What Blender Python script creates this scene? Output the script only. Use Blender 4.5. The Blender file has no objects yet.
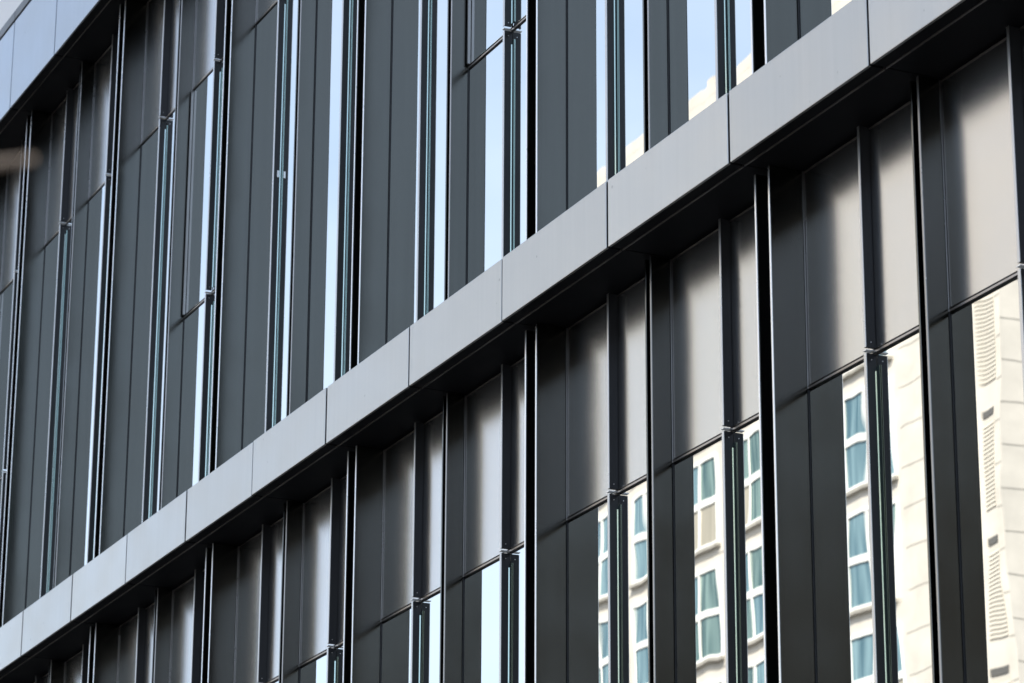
import bpy, math, random
from mathutils import Vector, Matrix
random.seed(7)
R = math.radians
S = bpy.context.scene
COL = S.collection

# ------------------------------------------------------------ camera, sky, sun, exposure
EYE = 1.6                                   # camera height over the street
X0, YF = -8.596, 5.344                      # band joint number 0, outer face of the cladding bands
cam_d = bpy.data.cameras.new('camera')
cam = bpy.data.objects.new('camera', cam_d); COL.objects.link(cam)
rt = Vector((0.42315136, 0.90604768, 0.00453168))
up = Vector((0.28738719, -0.13895832, 0.94768095))
fw = Vector((-0.85927384, 0.39971014, 0.3191869))
cam.matrix_world = Matrix(((rt.x, up.x, -fw.x, 0), (rt.y, up.y, -fw.y, 0), (rt.z, up.z, -fw.z, EYE), (0, 0, 0, 1)))
cam_d.sensor_width = 36.0; cam_d.lens = 3187.0 * 36 / 1024
cam_d.clip_start = 0.1; cam_d.clip_end = 3000
cam_d.dof.use_dof = True; cam_d.dof.focus_distance = 13.5; cam_d.dof.aperture_fstop = 7.0
S.camera = cam

SUN_EL, SUN_ROT = 44.0, 38.0                # sun behind the office building, shining on the block opposite
W = bpy.data.worlds.new('World'); S.world = W; W.use_nodes = True
wn = W.node_tree.nodes; wl = W.node_tree.links
sky = wn.new('ShaderNodeTexSky'); sky.sky_type = 'NISHITA'; sky.sun_disc = False
sky.sun_elevation = R(SUN_EL); sky.sun_rotation = R(SUN_ROT); sky.dust_density = 2.2; sky.air_density = 1.0
wtc = wn.new('ShaderNodeTexCoord'); wmp = wn.new('ShaderNodeMapping'); wmp.inputs['Scale'].default_value = (1, 1, 2.4); wmp.inputs['Location'].default_value = (7.1, 5.2, 2.3)
wl.new(wtc.outputs['Generated'], wmp.inputs['Vector'])
wnz = wn.new('ShaderNodeTexNoise'); wnz.inputs['Scale'].default_value = 2.2; wnz.inputs['Detail'].default_value = 7; wnz.inputs['Roughness'].default_value = 0.55
wl.new(wmp.outputs[0], wnz.inputs['Vector'])
wmr = wn.new('ShaderNodeMapRange'); wmr.inputs['From Min'].default_value = 0.32; wmr.inputs['From Max'].default_value = 0.68
wmr.inputs['To Min'].default_value = 0.20; wmr.inputs['To Max'].default_value = 0.70
wl.new(wnz.outputs['Fac'], wmr.inputs['Value'])
wmx = wn.new('ShaderNodeMix'); wmx.data_type = 'RGBA'                     # thin bright high cloud over the blue
wl.new(wmr.outputs[0], wmx.inputs['Factor']); wl.new(sky.outputs[0], wmx.inputs['A']); wmx.inputs['B'].default_value = (4.3, 4.7, 5.35, 1)
wl.new(wmx.outputs['Result'], wn['Background'].inputs[0]); wn['Background'].inputs[1].default_value = 0.15
sd = bpy.data.lights.new('sun', 'SUN'); sd.energy = 4.0; sd.angle = R(0.5); sd.color = (1.0, 0.93, 0.82)
sun = bpy.data.objects.new('sun', sd); COL.objects.link(sun)
dirn = Vector((math.cos(R(SUN_EL)) * math.sin(R(SUN_ROT)), math.cos(R(SUN_EL)) * math.cos(R(SUN_ROT)), math.sin(R(SUN_EL))))
sun.rotation_euler = dirn.to_track_quat('Z', 'Y').to_euler()
S.view_settings.view_transform = 'Standard'; S.view_settings.look = 'None'
S.view_settings.exposure = 1.1; S.view_settings.gamma = 1.0
S.cycles.max_bounces = 10; S.cycles.glossy_bounces = 8

# ------------------------------------------------------------ materials
def new_mat(name):
    m = bpy.data.materials.new(name); m.use_nodes = True
    n = m.node_tree.nodes; return m, n, m.node_tree.links, n['Principled BSDF']

def metal(name, col, rough, metallic=1.0, var=0.08, dirt=0.0, wave=0.0, rvar=0.05, spec=0.5):
    m, n, l, b = new_mat(name)
    b.inputs['Metallic'].default_value = metallic
    b.inputs['Specular IOR Level'].default_value = spec
    tc = n.new('ShaderNodeTexCoord'); geo = n.new('ShaderNodeNewGeometry'); oi = n.new('ShaderNodeObjectInfo')
    nz = n.new('ShaderNodeTexNoise'); nz.inputs['Scale'].default_value = 3.0; nz.inputs['Detail'].default_value = 6
    l.new(geo.outputs['Position'], nz.inputs['Vector'])
    mp = n.new('ShaderNodeMapping'); mp.inputs['Scale'].default_value = (45, 45, 0.9)       # faint rain streaks
    l.new(geo.outputs['Position'], mp.inputs['Vector'])
    ns = n.new('ShaderNodeTexNoise'); ns.inputs['Scale'].default_value = 1.0; ns.inputs['Detail'].default_value = 3
    l.new(mp.outputs[0], ns.inputs['Vector'])
    a = n.new('ShaderNodeMath'); a.operation = 'ADD'; l.new(nz.outputs['Fac'], a.inputs[0]); l.new(ns.outputs['Fac'], a.inputs[1])
    a2 = n.new('ShaderNodeMath'); a2.operation = 'ADD'; l.new(a.outputs[0], a2.inputs[0]); l.new(oi.outputs['Random'], a2.inputs[1])
    mr = n.new('ShaderNodeMapRange'); mr.inputs['From Min'].default_value = 0.6; mr.inputs['From Max'].default_value = 2.2
    mr.inputs['To Min'].default_value = 1 - var; mr.inputs['To Max'].default_value = 1 + var
    l.new(a2.outputs[0], mr.inputs['Value'])
    mx = n.new('ShaderNodeVectorMath'); mx.operation = 'SCALE'; mx.inputs[0].default_value = col
    l.new(mr.outputs[0], mx.inputs['Scale'])
    out = mx.outputs[0]
    if dirt:
        vo = n.new('ShaderNodeTexVoronoi'); vo.inputs['Scale'].default_value = 7.0
        l.new(geo.outputs['Position'], vo.inputs['Vector'])
        cr = n.new('ShaderNodeMapRange'); cr.inputs['From Min'].default_value = 0.03; cr.inputs['From Max'].default_value = 0.055
        cr.inputs['To Min'].default_value = 1 - dirt; cr.inputs['To Max'].default_value = 1.0
        l.new(vo.outputs['Distance'], cr.inputs['Value'])
        s2 = n.new('ShaderNodeVectorMath'); s2.operation = 'SCALE'; l.new(out, s2.inputs[0]); l.new(cr.outputs[0], s2.inputs['Scale'])
        out = s2.outputs[0]
    l.new(out, b.inputs['Base Color'])
    rr = n.new('ShaderNodeMapRange'); rr.inputs['From Min'].default_value = 0.3; rr.inputs['From Max'].default_value = 0.7
    rr.inputs['To Min'].default_value = rough - rvar; rr.inputs['To Max'].default_value = rough + rvar
    l.new(nz.outputs['Fac'], rr.inputs['Value']); l.new(rr.outputs[0], b.inputs['Roughness'])
    if wave:
        n2 = n.new('ShaderNodeTexNoise'); n2.inputs['Scale'].default_value = 2.2; n2.inputs['Detail'].default_value = 1
        l.new(geo.outputs['Position'], n2.inputs['Vector'])
        bp = n.new('ShaderNodeBump'); bp.inputs['Strength'].default_value = 1.0; bp.inputs['Distance'].default_value = wave
        l.new(n2.outputs['Fac'], bp.inputs['Height']); l.new(bp.outputs[0], b.inputs['Normal'])
    return m

M = {}
M['band'] = metal('satin_grey_panel_metal', (0.46, 0.46, 0.445), 0.34, 1.0, 0.08, 0.35, 0.0006)
M['parapet'] = metal('sky_tinted_panel_metal', (0.36, 0.405, 0.455), 0.34, 1.0, 0.08, 0.35, 0.0006)  # copy of the band metal, bluer sky reflection put into its base colour
M['spandrel'] = metal('satin_bronze_grey_metal', (0.545, 0.545, 0.54), 0.21, 1.0, 0.04, 0.0, 0.0002, 0.02)
M['fin'] = metal('anthracite_paint', (0.128, 0.129, 0.120), 0.20, 1.0, 0.13, rvar=0.04)
M['edge'] = metal('bare_edge_metal', (0.78, 0.78, 0.78), 0.28, 1.0, 0.05)
M['edge2'] = metal('mullion_edge_metal', (0.52, 0.52, 0.52), 0.3, 1.0, 0.05)
M['frame'] = metal('dark_frame_paint', (0.03, 0.032, 0.036), 0.34, 0.3, 0.06)
M['dark'] = metal('black_paint', (0.006, 0.006, 0.007), 0.6, 0.0, 0.05, spec=0.08)
M['soffit'] = metal('soffit_paint', (0.008, 0.008, 0.009), 0.65, 0.0, 0.1, spec=0.06)
M['coping'] = metal('coping_metal', (0.12, 0.13, 0.14), 0.45, 0.6, 0.1)
M['clip'] = metal('bright_clip_metal', (0.75, 0.75, 0.75), 0.3, 1.0, 0.03)
M['green'] = metal('green_glass_edge', (0.42, 0.56, 0.52), 0.08, 1.0, 0.02, rvar=0.02)
M['trim'] = metal('grey_trim_metal', (0.32, 0.315, 0.31), 0.3, 1.0, 0.05)
M['rail'] = metal('rail_metal', (0.38, 0.35, 0.32), 0.35, 1.0, 0.05)

def glass(name, tint, wave, rough=0.0):
    m, n, l, b = new_mat(name)
    b.inputs['Metallic'].default_value = 1.0; b.inputs['Base Color'].default_value = (*tint, 1); b.inputs['Roughness'].default_value = rough
    geo = n.new('ShaderNodeNewGeometry')
    mp = n.new('ShaderNodeMapping'); mp.inputs['Scale'].default_value = (2.6, 2.6, 1.3); l.new(geo.outputs['Position'], mp.inputs['Vector'])
    nz = n.new('ShaderNodeTexNoise'); nz.inputs['Scale'].default_value = 1.0; nz.inputs['Detail'].default_value = 1.6
    l.new(mp.outputs[0], nz.inputs['Vector'])
    bp = n.new('ShaderNodeBump'); bp.inputs['Distance'].default_value = wave; bp.inputs['Strength'].default_value = 1.0
    l.new(nz.outputs['Fac'], bp.inputs['Height']); l.new(bp.outputs[0], b.inputs['Normal'])
    return m
M['glass'] = glass('coated_window_glass', (0.70, 0.727, 0.71), 0.0005)

def stone(name, col, scale=8.0, var=0.12, rough=0.8, bump=0.002):
    m, n, l, b = new_mat(name)
    geo = n.new('ShaderNodeNewGeometry')
    nz = n.new('ShaderNodeTexNoise'); nz.inputs['Scale'].default_value = scale; nz.inputs['Detail'].default_value = 8
    l.new(geo.outputs['Position'], nz.inputs['Vector'])
    mr = n.new('ShaderNodeMapRange'); mr.inputs['From Min'].default_value = .3; mr.inputs['From Max'].default_value = .7
    mr.inputs['To Min'].default_value = 1 - var; mr.inputs['To Max'].default_value = 1 + var; l.new(nz.outputs['Fac'], mr.inputs['Value'])
    mx = n.new('ShaderNodeVectorMath'); mx.operation = 'SCALE'; mx.inputs[0].default_value = col; l.new(mr.outputs[0], mx.inputs['Scale'])
    l.new(mx.outputs[0], b.inputs['Base Color']); b.inputs['Roughness'].default_value = rough
    bp = n.new('ShaderNodeBump'); bp.inputs['Distance'].default_value = bump; l.new(nz.outputs['Fac'], bp.inputs['Height']); l.new(bp.outputs[0], b.inputs['Normal'])
    return m
M['asphalt'] = stone('asphalt', (0.05, 0.05, 0.052), 40, 0.3, 0.85, 0.004)
M['paving'] = stone('paving', (0.16, 0.155, 0.15), 14, 0.2)
M['kerb'] = stone('kerb_stone', (0.25, 0.25, 0.24), 20, 0.15)
M['paint'] = stone('road_paint', (0.7, 0.7, 0.68), 30, 0.15)
M['brick'] = stone('dark_brick', (0.058, 0.054, 0.05), 6, 0.2)
M['glassdark'] = metal('dark_window_glass', (0.01, 0.012, 0.014), 0.1, 0.0, 0.02)
M['cream'] = stone('cream_render', (0.58, 0.54, 0.49), 1.5, 0.10)
M['cream2'] = stone('pale_spandrel_render', (0.50, 0.46, 0.42), 2.5, 0.08)
M['pilaster'] = stone('pale_pilaster_render', (0.80, 0.76, 0.69), 1.5, 0.05)
M['joint'] = stone('render_joint', (0.33, 0.31, 0.28), 3, 0.1)
M['white'] = stone('white_window_paint', (0.78, 0.77, 0.74), 5, 0.04, 0.4)
M['attic'] = stone('white_attic_panel', (0.80, 0.79, 0.78), 2, 0.03, 0.5)
M['core'] = stone('dark_core', (0.03, 0.03, 0.03), 4, 0.1)
M['plinth'] = stone('dark_plinth_stone', (0.10, 0.10, 0.10), 25, 0.3, 0.5)
M['bark'] = stone('tan_bark', (0.20, 0.165, 0.135), 30, 0.3, 0.9, 0.003)

def curtain(name, c1, c2, rough=0.12):
    m, n, l, b = new_mat(name)
    geo = n.new('ShaderNodeNewGeometry')
    wv = n.new('ShaderNodeTexNoise'); wv.inputs['Scale'].default_value = 1.0; wv.inputs['Detail'].default_value = 2
    mp = n.new('ShaderNodeMapping'); mp.inputs['Scale'].default_value = (9, 9, 0.35); l.new(geo.outputs['Position'], mp.inputs['Vector']); l.new(mp.outputs[0], wv.inputs['Vector'])
    cr = n.new('ShaderNodeValToRGB'); cr.color_ramp.elements[0].position = .38; cr.color_ramp.elements[1].position = .62
    cr.color_ramp.elements[0].color = (*c1, 1); cr.color_ramp.elements[1].color = (*c2, 1)
    l.new(wv.outputs['Fac'], cr.inputs[0]); l.new(cr.outputs[0], b.inputs['Base Color']); b.inputs['Roughness'].default_value = rough
    return m
M['teal'] = curtain('teal_curtained_glass', (0.03, 0.075, 0.08), (0.20, 0.29, 0.27))
M['blue'] = curtain('blue_glass', (0.05, 0.115, 0.15), (0.20, 0.31, 0.35))
M['blind'] = curtain('beige_blind_glass', (0.30, 0.27, 0.21), (0.40, 0.36, 0.29), 0.3)
M['louvre_dark'] = metal('grey_vent', (0.10, 0.095, 0.09), 0.5, 0.0, 0.05)
M['louvre'] = metal('louvre_slats', (0.54, 0.50, 0.44), 0.5, 0.0, 0.05)

# ------------------------------------------------------------ mesh helpers
class MB:
    def __init__(s): s.v = []; s.f = []
    def box(s, x0, x1, y0, y1, z0, z1):
        i = len(s.v)
        s.v += [(x0,y0,z0),(x1,y0,z0),(x1,y1,z0),(x0,y1,z0),(x0,y0,z1),(x1,y0,z1),(x1,y1,z1),(x0,y1,z1)]
        s.f += [tuple(i+k for k in q) for q in ((0,3,2,1),(4,5,6,7),(0,1,5,4),(1,2,6,5),(2,3,7,6),(3,0,4,7))]
        return s
    def prism(s, poly, axis, a0, a1):
        """poly of 2D points extruded along an axis ('z': (x,y); 'x': (y,z))"""
        i = len(s.v); n = len(poly)
        for a in (a0, a1):
            for p, q in poly: s.v.append((p, q, a) if axis == 'z' else (a, p, q))
        s.f.append(tuple(i + k for k in range(n))[::-1]); s.f.append(tuple(i + n + k for k in range(n)))
        for k in range(n): s.f.append((i+k, i+(k+1) % n, i+n+(k+1) % n, i+n+k))
        return s
    def tube(s, pts, rads, n=10):
        rings = []
        for k, (p, r) in enumerate(zip(pts, rads)):
            p = Vector(p); t = (Vector(pts[min(k+1, len(pts)-1)]) - Vector(pts[max(k-1, 0)])).normalized()
            a = t.cross(Vector((0.31, 0.52, 0.79))).normalized(); b = t.cross(a)
            i = len(s.v); rings.append(i)
            for q in range(n):
                w = 2*math.pi*q/n; s.v.append(tuple(p + a*r*math.cos(w) + b*r*math.sin(w)))
        for i, j in zip(rings, rings[1:]):
            for q in range(n): s.f.append((i+q, i+(q+1) % n, j+(q+1) % n, j+q))
        s.f.append(tuple(rings[0]+q for q in range(n))[::-1]); s.f.append(tuple(rings[-1]+q for q in range(n)))
        return s
    def mesh(s, name, m, bevel=0):
        me = bpy.data.meshes.new(name); me.from_pydata(s.v, [], s.f); me.materials.append(m)
        import bmesh
        bm = bmesh.new(); bm.from_mesh(me); bmesh.ops.recalc_face_normals(bm, faces=bm.faces)
        if bevel: bmesh.ops.bevel(bm, geom=list(bm.edges), offset=bevel, segments=2, affect='EDGES', profile=0.5)
        bm.to_mesh(me); bm.free(); return me

def put(name, me, parent=None, loc=(0, 0, 0), **props):
    o = bpy.data.objects.new(name, me); COL.objects.link(o); o.location = loc
    if parent is not None: o.parent = parent
    for k, v in props.items(): o[k] = v
    return o

# ------------------------------------------------------------ setting: ground
def sheet(name, x0, x1, y0, y1, z, m):
    me = bpy.data.meshes.new(name); me.from_pydata([(x0,y0,z),(x1,y0,z),(x1,y1,z),(x0,y1,z)], [], [(0,1,2,3)]); me.materials.append(m)
    return put(name, me, kind='structure')
sheet('ground', -1500, 1500, -1500, 1500, -0.16, M['paving'])
sheet('road', -400, 400, -22, -4, -0.13, M['asphalt'])
put('pavement', MB().box(-400, 400, -3.85, 60, -0.15, 0).mesh('pavement', M['paving']), kind='structure')
put('pavement', MB().box(-400, 400, -60, -22.15, -0.15, 0).mesh('pavement', M['paving']), kind='structure')
put('kerb', MB().box(-400, 400, -4.0, -3.85, -0.15, 0.004).mesh('kerb', M['kerb']), kind='structure')
put('kerb', MB().box(-400, 400, -22.15, -22.0, -0.15, 0.004).mesh('kerb', M['kerb']), kind='structure')
mk = MB()
for i in range(60): mk.box(-180 + 6*i, -177 + 6*i, -13.07, -12.93, -0.128, -0.126)
put('road_marking', mk.mesh('road_marking', M['paint']), kind='structure')

# ------------------------------------------------------------ the office building (origin: band joint 0, outer band face, street level)
office = put('office_building', None, None, (X0, YF, 0),
             label='dark grey metal office block with vertical fins, narrow windows and pale cladding bands', category='building')
K0, K1 = -22, 6                       # bays run from joint K0 to joint K1
ZB = EYE + 4.389                      # soffit under the lower band
ST = 4.0062                           # storey height
WD = 0.283                            # depth of glass and spandrels behind the band face
BH, BH2 = 0.2865, 0.644               # heights of the lower and the parapet band
FD, FS = 0.14, 0.195                  # depth of the fronts of deep and shallow fins
LOW0 = ZB - ST + BH                   # bottom of lower storey
ZU = ZB + ST                          # soffit under the parapet band

# opaque body behind the facade
put('body', MB().box(K0 - .3, K1 + .3, WD + 0.06, 14, 0, ZU + BH2 - 0.05).mesh('body', M['core']), office)
put('plinth_wall', MB().box(K0 - .3, K1 + .3, WD - 0.05, WD + 0.055, 0, ZB - ST - 0.02).mesh('plinth_wall', M['plinth']), office)

def band(z, h, top_cap):
    core = put('cladding_band', MB().box(K0, K1, 0.014, WD + 0.05, z + 0.014, z + h - 0.006).mesh('cladding_band', M['dark']), office)
    # one folded panel: face, top fold, underside return
    g = 0.008
    pm = MB()
    pm.box(g, 1 - g, 0.0, 0.012, z + 0.001, z + h)
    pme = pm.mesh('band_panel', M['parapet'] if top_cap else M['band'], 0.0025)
    um = MB().box(g, 1 - g, 0.013, 0.062, z + 0.002, z + 0.013); ume = um.mesh('underside_strip', M['soffit'])
    dm = MB().box(g * .6, 1 - g * .6, 0.0625, 0.0665, z - 0.003, z + 0.0135); dme = dm.mesh('drip_edge', M['rail'])
    sm = MB().box(g * .5, 1 - g * .5, 0.067, WD + 0.02, z + 0.004, z + 0.0135); sme = sm.mesh('soffit_panel', M['soffit'])
    cm = None
    if top_cap: cme = MB().box(0.004, 0.996, -0.004, 0.20, z + h + 0.018, z + h + 0.085).mesh('coping', M['coping'], 0.003)
    else: cme = MB().box(0.002, 0.998, 0.013, WD + 0.02, z + h - 0.005, z + h - 0.001).mesh('band_cap', M['coping'])
    for k in range(K0, K1):
        p = put('band_panel', pme, core, (k, random.uniform(-.0018, .0018), 0)); p.rotation_euler.z = R(random.uniform(-.12, .12))
        put('underside_strip', ume, core, (k, 0, 0)); put('drip_edge', dme, core, (k, 0, 0)); put('soffit_panel', sme, core, (k, 0, 0))
        put('coping' if top_cap else 'band_cap', cme, core, (k, 0, 0))
    if top_cap:
        put('coping_gap', MB().box(K0, K1, 0.02, 0.19, z + h - 0.0055, z + h + 0.0175).mesh('coping_gap', M['dark']), core)
    return core
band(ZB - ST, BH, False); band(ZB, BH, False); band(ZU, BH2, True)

# set-back white attic storey above the parapet
att = put('attic_wall', MB().box(K0, K1, 0.66, 6, ZU + BH2, ZU + BH2 + 2.6).mesh('attic_wall', M['joint']), office)
ame = MB().box(0.01, 1.49, 0.64, 0.655, ZU + BH2 + 0.01, ZU + BH2 + 2.6).mesh('attic_panel', M['attic'], 0.003)
x = K0
while x + 1.5 <= K1:
    put('attic_panel', ame, att, (x, 0, 0)); x += 1.5

# fins: hollow channel with bright lips, the deep one on odd joints, the shallow one on even joints
def make_fin(xl, xr, yf, z0, z1):
    t = 0.004
    body = MB().prism([(xl, yf + 0.001), (xl + .011, yf + 0.001), (xl + .011, yf + .05), (xr - .011, yf + .05), (xr - .011, yf + .001),
                       (xr, yf + .001), (xr, WD + .03), (xl, WD + .03)], 'z', z0, z1).mesh('fin', M['fin'], 0.0012)
    slot = MB().box(xl + .0112, xr - .0112, yf + .0485, yf + .0498, z0 + .002, z1 - .002).mesh('fin_slot', M['dark'])
    lip = [MB().prism([(a, yf - .002), (b, yf - .002), (b, yf + .0008), (a, yf + .0008)], 'z', z0 + .001, z1 - .001).mesh('edge_trim', M['edge' if xr - xl > .1 else 'trim'], 0.0009)
           for a, b in ((xl - .0008, xl + .0105), (xr - .0105, xr + .0008))]
    return body, slot, lip
STOREYS = ((LOW0, ZB - .002, ZB - 0.85, None), (ZB + BH + .001, ZU - .002, ZB + 3.04, ZB + 1.611))
for z0, z1, ztr, zmid in STOREYS:
    deep = make_fin(-.0575, .0555, FD, z0, z1); shal = make_fin(-.058, .002, FS, z0, z1)
    for k in range(K0, K1 + 1):
        b, s, lp = deep if k % 2 else shal
        f = put('fin', b, office, (k, 0, 0)); f.rotation_euler.z = R(random.uniform(-.2, .2))
        put('fin_slot', s, f)
        for q in (lp if k % 2 else lp[1:]): put('edge_trim', q, f)

# windows: one bay between two fins
def make_bay(a, m, b, z0, z1, ztr, zmid):
    """a..b clear width between fins, m left face of the mullion blade; returns list of (name, mesh, tilt?)"""
    out = []
    zs = [z0, ztr] + ([zmid] if zmid else [])
    fr = MB().box(a, b, WD + .014, WD + .05, z0, z1)                      # dark backing
    for xa, xb in ((a, a + .0045), (b - .007, b)): fr.box(xa, xb, WD - .004, WD + .0135, z0 + .001, ztr - .006 if xa == a else z1 - .001)
    fr.box(a + .0075, b - .0075, WD - .004, WD + .0135, z0 + .001, z0 + .018)
    out.append(('window', fr.mesh('window', M['frame']), 0))
    out.append(('window_trim', MB().box(a + .0005, a + .0035, WD - .006, WD + .0135, ztr - .004, z1 - .002).mesh('window_trim', M['trim'], .0008), 0))
    if zmid: out.append(('window_trim', MB().box(a + .011, a + .024, WD - .016, WD - .002, zmid + .012, ztr - .012).mesh('window_trim', M['trim'], .001), 0))
    ml, mr_ = m, m + .014
    halves = ((a + .0065, ml - .003), (mr_ + .002, b - .010))
    cuts = [z0 + .022] + ([zmid] if zmid else []) + [ztr]
    for h0, h1 in halves:
        for c0, c1 in zip(cuts, cuts[1:]):
            lo = c0 + (.016 if c0 != cuts[0] else 0); hi = c1 - .016
            out.append(('glass_pane', (h0, h1, lo, hi), 'g'))
        out.append(('spandrel_panel', (h0, h1, ztr + .012, z1 - .012), 's'))
        out.append(('spandrel_head', MB().box(h0, h1, WD - .003, WD + .004, z1 - .0105, z1 - .006).mesh('spandrel_head', M['rail']), 0))
        for zt in cuts[1:]:
            out.append(('transom', MB().box(h0 - .003, h1 + .003, WD - .004, WD + .0135, zt - .004, zt + .004).mesh('transom', M['rail']), 0))
    # mullion blade: solid over the spandrel, stood off the glass below it
    blades = [(ztr + .010, z1 - .002, False)]
    lows = cuts[::-1]
    for hi, lo in zip(lows, lows[1:]): blades.append((lo + (.012 if lo != cuts[0] else -.018), hi - .012, True))
    for lo, hi, off in blades:
        back = WD - .0075 if off else WD + .0135
        out.append(('mullion', (MB().box(mr_ - .0065, mr_ - .001, WD - .0395, back, lo, hi).box(mr_ - .006, mr_ - .0015, back + .0003, WD - .0005, hi - .06, hi - .0005) if off else MB().box(ml + .001, mr_ - .001, WD - .0395, back, lo, hi)).mesh('mullion', M['frame']), 0))
        w = .0005 if not off else -.004
        out.append(('mullion_edge', MB().box(ml - (.003 if off else 0), mr_, WD - .043, WD - .040, lo, hi).mesh('mullion_edge', M['edge2'], .0008), 0))
        if off:
            out.append(('glass_edge', MB().box(ml - .002, mr_ + .022, WD - .0035, WD - .0012, lo + .02, hi - .045).mesh('glass_edge', M['green']), 0))
    for zt in cuts[1:]:
        out.append(('bracket', MB().box(ml - .004, mr_ + .004, WD - .046, WD - .001, zt - .0045, zt + .0005).mesh('bracket', M['clip'], .001), 0))
        sc = MB()
        for dz in (-.035, .03): sc.tube([(mr_ - .002, WD - .022, zt + dz), (mr_ + .0015, WD - .022, zt + dz)], [.0022, .0022], 8)
        out.append(('screw', sc.mesh('screw', M['clip']), 0))
    return out

def bay_objs(spec, k):
    par = None
    for name, me, tag in spec:
        if tag in ('g', 's'):
            h0, h1, lo, hi = me
            cx, cz = (h0 + h1)/2, (lo + hi)/2
            key = (round(h0, 4), round(h1, 4), round(lo, 3), round(hi, 3), tag)
            if key not in PANE:
                bx = MB().box(h0 - cx, h1 - cx, 0, .012, lo - cz, hi - cz)
                PANE[key] = bx.mesh(name, M['glass'] if tag == 'g' else M['spandrel'], 0.0008)
            o = put(name, PANE[key], par, (cx, WD, cz))
            s = .045 if tag == 'g' else .10
            o.rotation_euler = (R(random.uniform(-s, s) * .6), 0, R(random.uniform(-s, s)))
        elif name == 'window': par = put(name, me, office, (k, 0, 0))
        else: put(name, me, par)
    return par
PANE = {}
for z0, z1, ztr, zmid in STOREYS:
    odd = make_bay(.0565, .515, .941, z0, z1, ztr, None)                 # right of a deep fin
    even = make_bay(.003, .478, .9415, z0, z1, ztr, None)                # right of a shallow fin
    evenm = make_bay(.003, .478, .9415, z0, z1, ztr, zmid) if zmid else None
    for k in range(K0, K1):
        if k % 2:
            wp = bay_objs(odd, k)
            if zmid and k == -7:
                put('catch_clip', MB().box(.5292, .536, WD - .024, WD - .012, EYE + 6.325, EYE + 6.365).mesh('catch_clip', M['clip'], .001), wp)
        elif zmid and k % 4 == 0: bay_objs(evenm, k)
        else: bay_objs(even, k)

# ------------------------------------------------------------ apartment block across the road, seen in the glass
AX0, AX1, AY = X0 - 69.9, X0 - 47.95, -27.0
ATOP = EYE + 33.7
block = put('apartment_block', None, None, ((AX0 + AX1)/2, AY, 0),
            label='cream apartment tower with white framed windows, mirrored in the right hand office glass', category='building')
bx0, bx1 = AX0 - block.location.x, AX1 - block.location.x
def bpart(name, mb, m, parent=block, bevel=0): return put(name, mb.mesh(name, m, bevel), parent)
bpart('wall', MB().box(bx0, bx1, -18, 0, 0, ATOP), M['cream'])
rf = bpart('parapet', MB().box(bx0, bx1, -18, .003, ATOP + .002, ATOP + .35), M['cream'])
for xx in (2.2, 7.9, 13.1, 17.4):
    bpart('roof_vent', MB().box(bx0 + xx, bx0 + xx + .5, -.9, -.4, ATOP + .352, ATOP + .352 + .5), M['cream2'], rf)
bpart('plant_room', MB().box(bx0 + 3, bx0 + 8, -9, -4, ATOP + .5, ATOP + 3.2), M['cream2'], rf)
FH = 2.95
def make_block_window(w, h):
    fr = MB()
    t = .10
    fr.box(-w/2, -w/2 + t, -.02, .06, 0, h); fr.box(w/2 - t, w/2, -.02, .06, 0, h)
    fr.box(-w/2 + t, w/2 - t, -.02, .06, 0, t); fr.box(-w/2 + t, w/2 - t, -.02, .06, h - t, h)
    fr.box(-w/2 + t, w/2 - t, -.02, .055, h*.5 - .09, h*.5 + .09)
    for a, b_ in ((t, h*.5 - .09), (h*.5 + .09, h - t)): fr.box(-.05, .05, -.02, .05, a, b_)
    fm = fr.mesh('window', M['white'])
    ps = []
    for sx in (-1, 1):
        for lo, hi in ((t, h*.5 - .09), (h*.5 + .09, h - t)):
            x0_, x1_ = sorted((sx*.05, sx*(w/2 - t)))
            ps.append((x0_, x1_, lo, hi))
    return fm, ps
ww, wh = 1.95, 2.42
fm, ps = make_block_window(ww, wh)
PM = {}
for q in range(4):
    for mm in ('teal', 'blue', 'blind'):
        x0_, x1_, lo, hi = ps[q]; PM[q, mm] = MB().box(x0_, x1_, .004, .012, lo, hi).mesh('pane', M[mm])
sill = MB().box(-ww/2 - .05, ww/2 + .05, .002, .14, -.09, -.005).mesh('sill', M['joint'])
cols = [X0 + v - block.location.x for v in (-67.8, -64.9, -61.75, -59.1, -56.2, -53.45)]
ZW0 = EYE + 21.2 - 7*FH             # a window foot
for r in range(11):
    for c, cx in enumerate(cols):
        zz = ZW0 + r*FH + (0 if c < 4 else -.35)
        if zz + wh > ATOP - .3 or zz < 1: continue
        w = put('window', fm, block, (cx, 0, zz))
        put('sill', sill, w)
        for q in range(4):
            mm = random.choice(('teal', 'blue', 'teal', 'blue', 'teal', 'blind')) if c < 4 else random.choice(('blue', 'blue', 'blue', 'teal', 'blind'))
            put('pane', PM[q, mm], w)
# pale spandrel fields between the windows of a column, joints in the plain wall, louvres
jm = MB()
z = 1.0
while z < ATOP - .3:
    jm.box(cols[5] + ww/2 + .25, bx1 - 2.2, .001, .006, z, z + .028); jm.box(bx1 - .24, bx1 - .002, .001, .006, z, z + .03); z += .98
z = 1.4
while z < ATOP - .3:
    jm.box(bx1 + .001, bx1 + .006, -18, -.01, z, z + .03); z += .98
for cx in cols[:5]:
    jm.box(cx + 1.42, cx + 1.45, .001, .006, .5, ATOP - .2)
for r in range(11):
    zz = ZW0 + r*FH - .27
    if 1 < zz < ATOP - 1: jm.box(bx0 + .02, cols[4] + 1.41, .0065, .012, zz, zz + .03)
bpart('joint_lines', jm, M['joint'])
bpart('pilaster', MB().box(bx1 - 2.1, bx1 - 1.2, 0.001, .25, 0, ATOP - .01), M['pilaster'])
lv = MB().box(-.28, .28, .001, .008, 0, 2.1)
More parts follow.
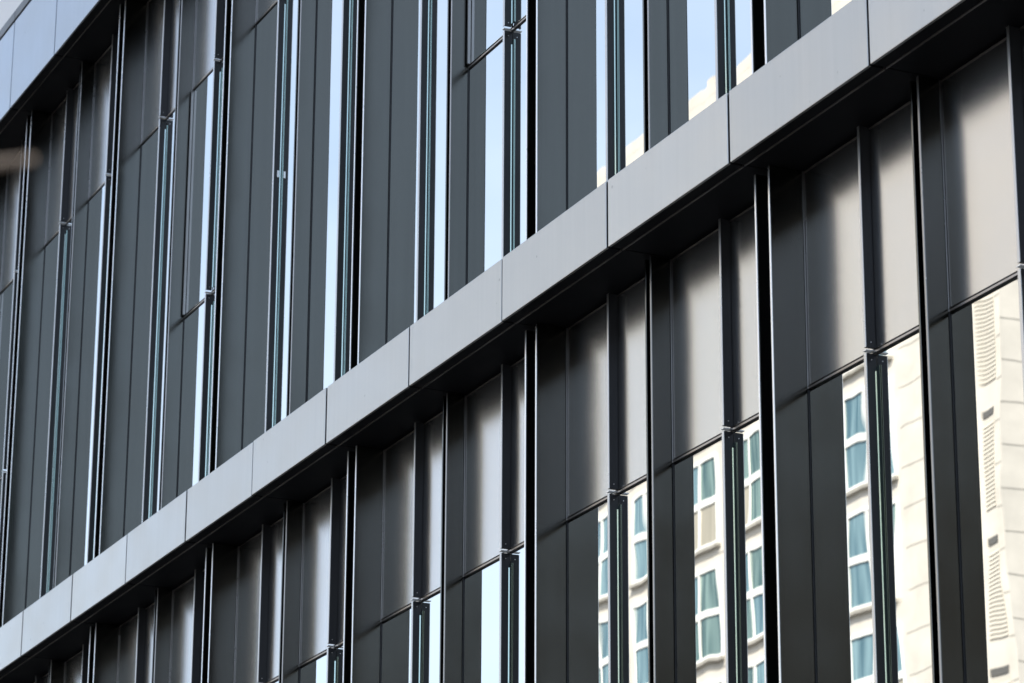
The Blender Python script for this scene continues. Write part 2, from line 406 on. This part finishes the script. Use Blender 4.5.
for i in range(20): lv.prism([(.009, i*.1 + .03), (.03, i*.1 + .01), (.034, i*.1 + .025), (.011, i*.1 + .085)], 'x', -.28, .28)
lme = lv.mesh('louvre', M['louvre'])
vm = MB().box(-.28, .22, .001, .03, 2.16, 2.32).mesh('vent_slot', M['louvre_dark'])
for r in range(12):
    zz = EYE + 16.1 - 5*FH + r*FH
    if zz < 1 or zz > ATOP - 2.6: continue
    l_ = put('louvre', lme, block, (bx1 - .56, 0, zz)); put('vent_slot', vm, l_)

# ------------------------------------------------------------ unseen dark block added across the road, darkens reflections on the lower fins
db = put('added_dark_block', None, None, (62, -27, 0), label='unseen dark brick block across the road, added to darken the lower fin reflections', category='building')
bpart('wall', MB().box(-44, 44, -16, 0, 0, 26.5), M['brick'], db)
wd = MB().box(-.8, .8, -.01, .02, 0, 1.9).mesh('window', M['glassdark'])
fd = MB()
for a_, b_, c_, d_ in ((-.86, -.8, -.06, 1.96), (.8, .86, -.06, 1.96), (-.8, .8, -.06, 0), (-.8, .8, 1.9, 1.96), (-.03, .03, 0, 1.9)): fd.box(a_, b_, -.01, .05, c_, d_)
fdm = fd.mesh('frame', M['frame'])
for r in range(6):
    for c in range(16):
        w = put('window', wd, db, (-41.25 + c*5.5, 0, 1.4 + r*4.2)); put('frame', fdm, w)
bpart('parapet', MB().box(-44.1, 44.1, -16.1, .1, 26.502, 27.0), M['brick'], db)

# ------------------------------------------------------------ bare street tree whose twig tip reaches into the picture, close to the lens
base = Vector((-2.25, -0.15, 0))
tree = put('bare_tree', None, None, base, label='tan bare tree twig, blurred close to the lens, poking in at the left picture edge', category='tree')
def P(*a): return tuple(Vector(a) - base)
tk = MB().tube([P(-2.25, -.15, 0), P(-2.24, -.13, 1.0), P(-2.2, -.1, 2.0), P(-2.23, -.14, 3.0), P(-2.2, -.1, 4.2)], [.075, .062, .052, .04, .02], 14)
trunk = put('trunk', tk.mesh('trunk', M['bark']), tree)
tip = MB().tube([P(-2.215, -.11, 1.7), P(-2.1, .12, 2.1), P(-1.95, .34, 2.30), P(-1.845, .472, 2.344), P(-1.816, .512, 2.347)], [.018, .012, .0066, .0038, .0022], 10)
put('branch', tip.mesh('branch', M['bark']), trunk)
for (a, b_, c) in (((-2.2, -.1, 2.2), (-2.6, -.3, 2.9), (-2.9, -.4, 3.9)), ((-2.22, -.12, 2.6), (-2.1, -.5, 3.2), (-2.0, -.9, 4.0)), ((-2.22, -.13, 3.1), (-2.5, .1, 3.7), (-2.7, .3, 4.5))):
    put('branch', MB().tube([P(*a), P(*b_), P(*c)], [.022, .014, .006], 8).mesh('branch', M['bark']), trunk)
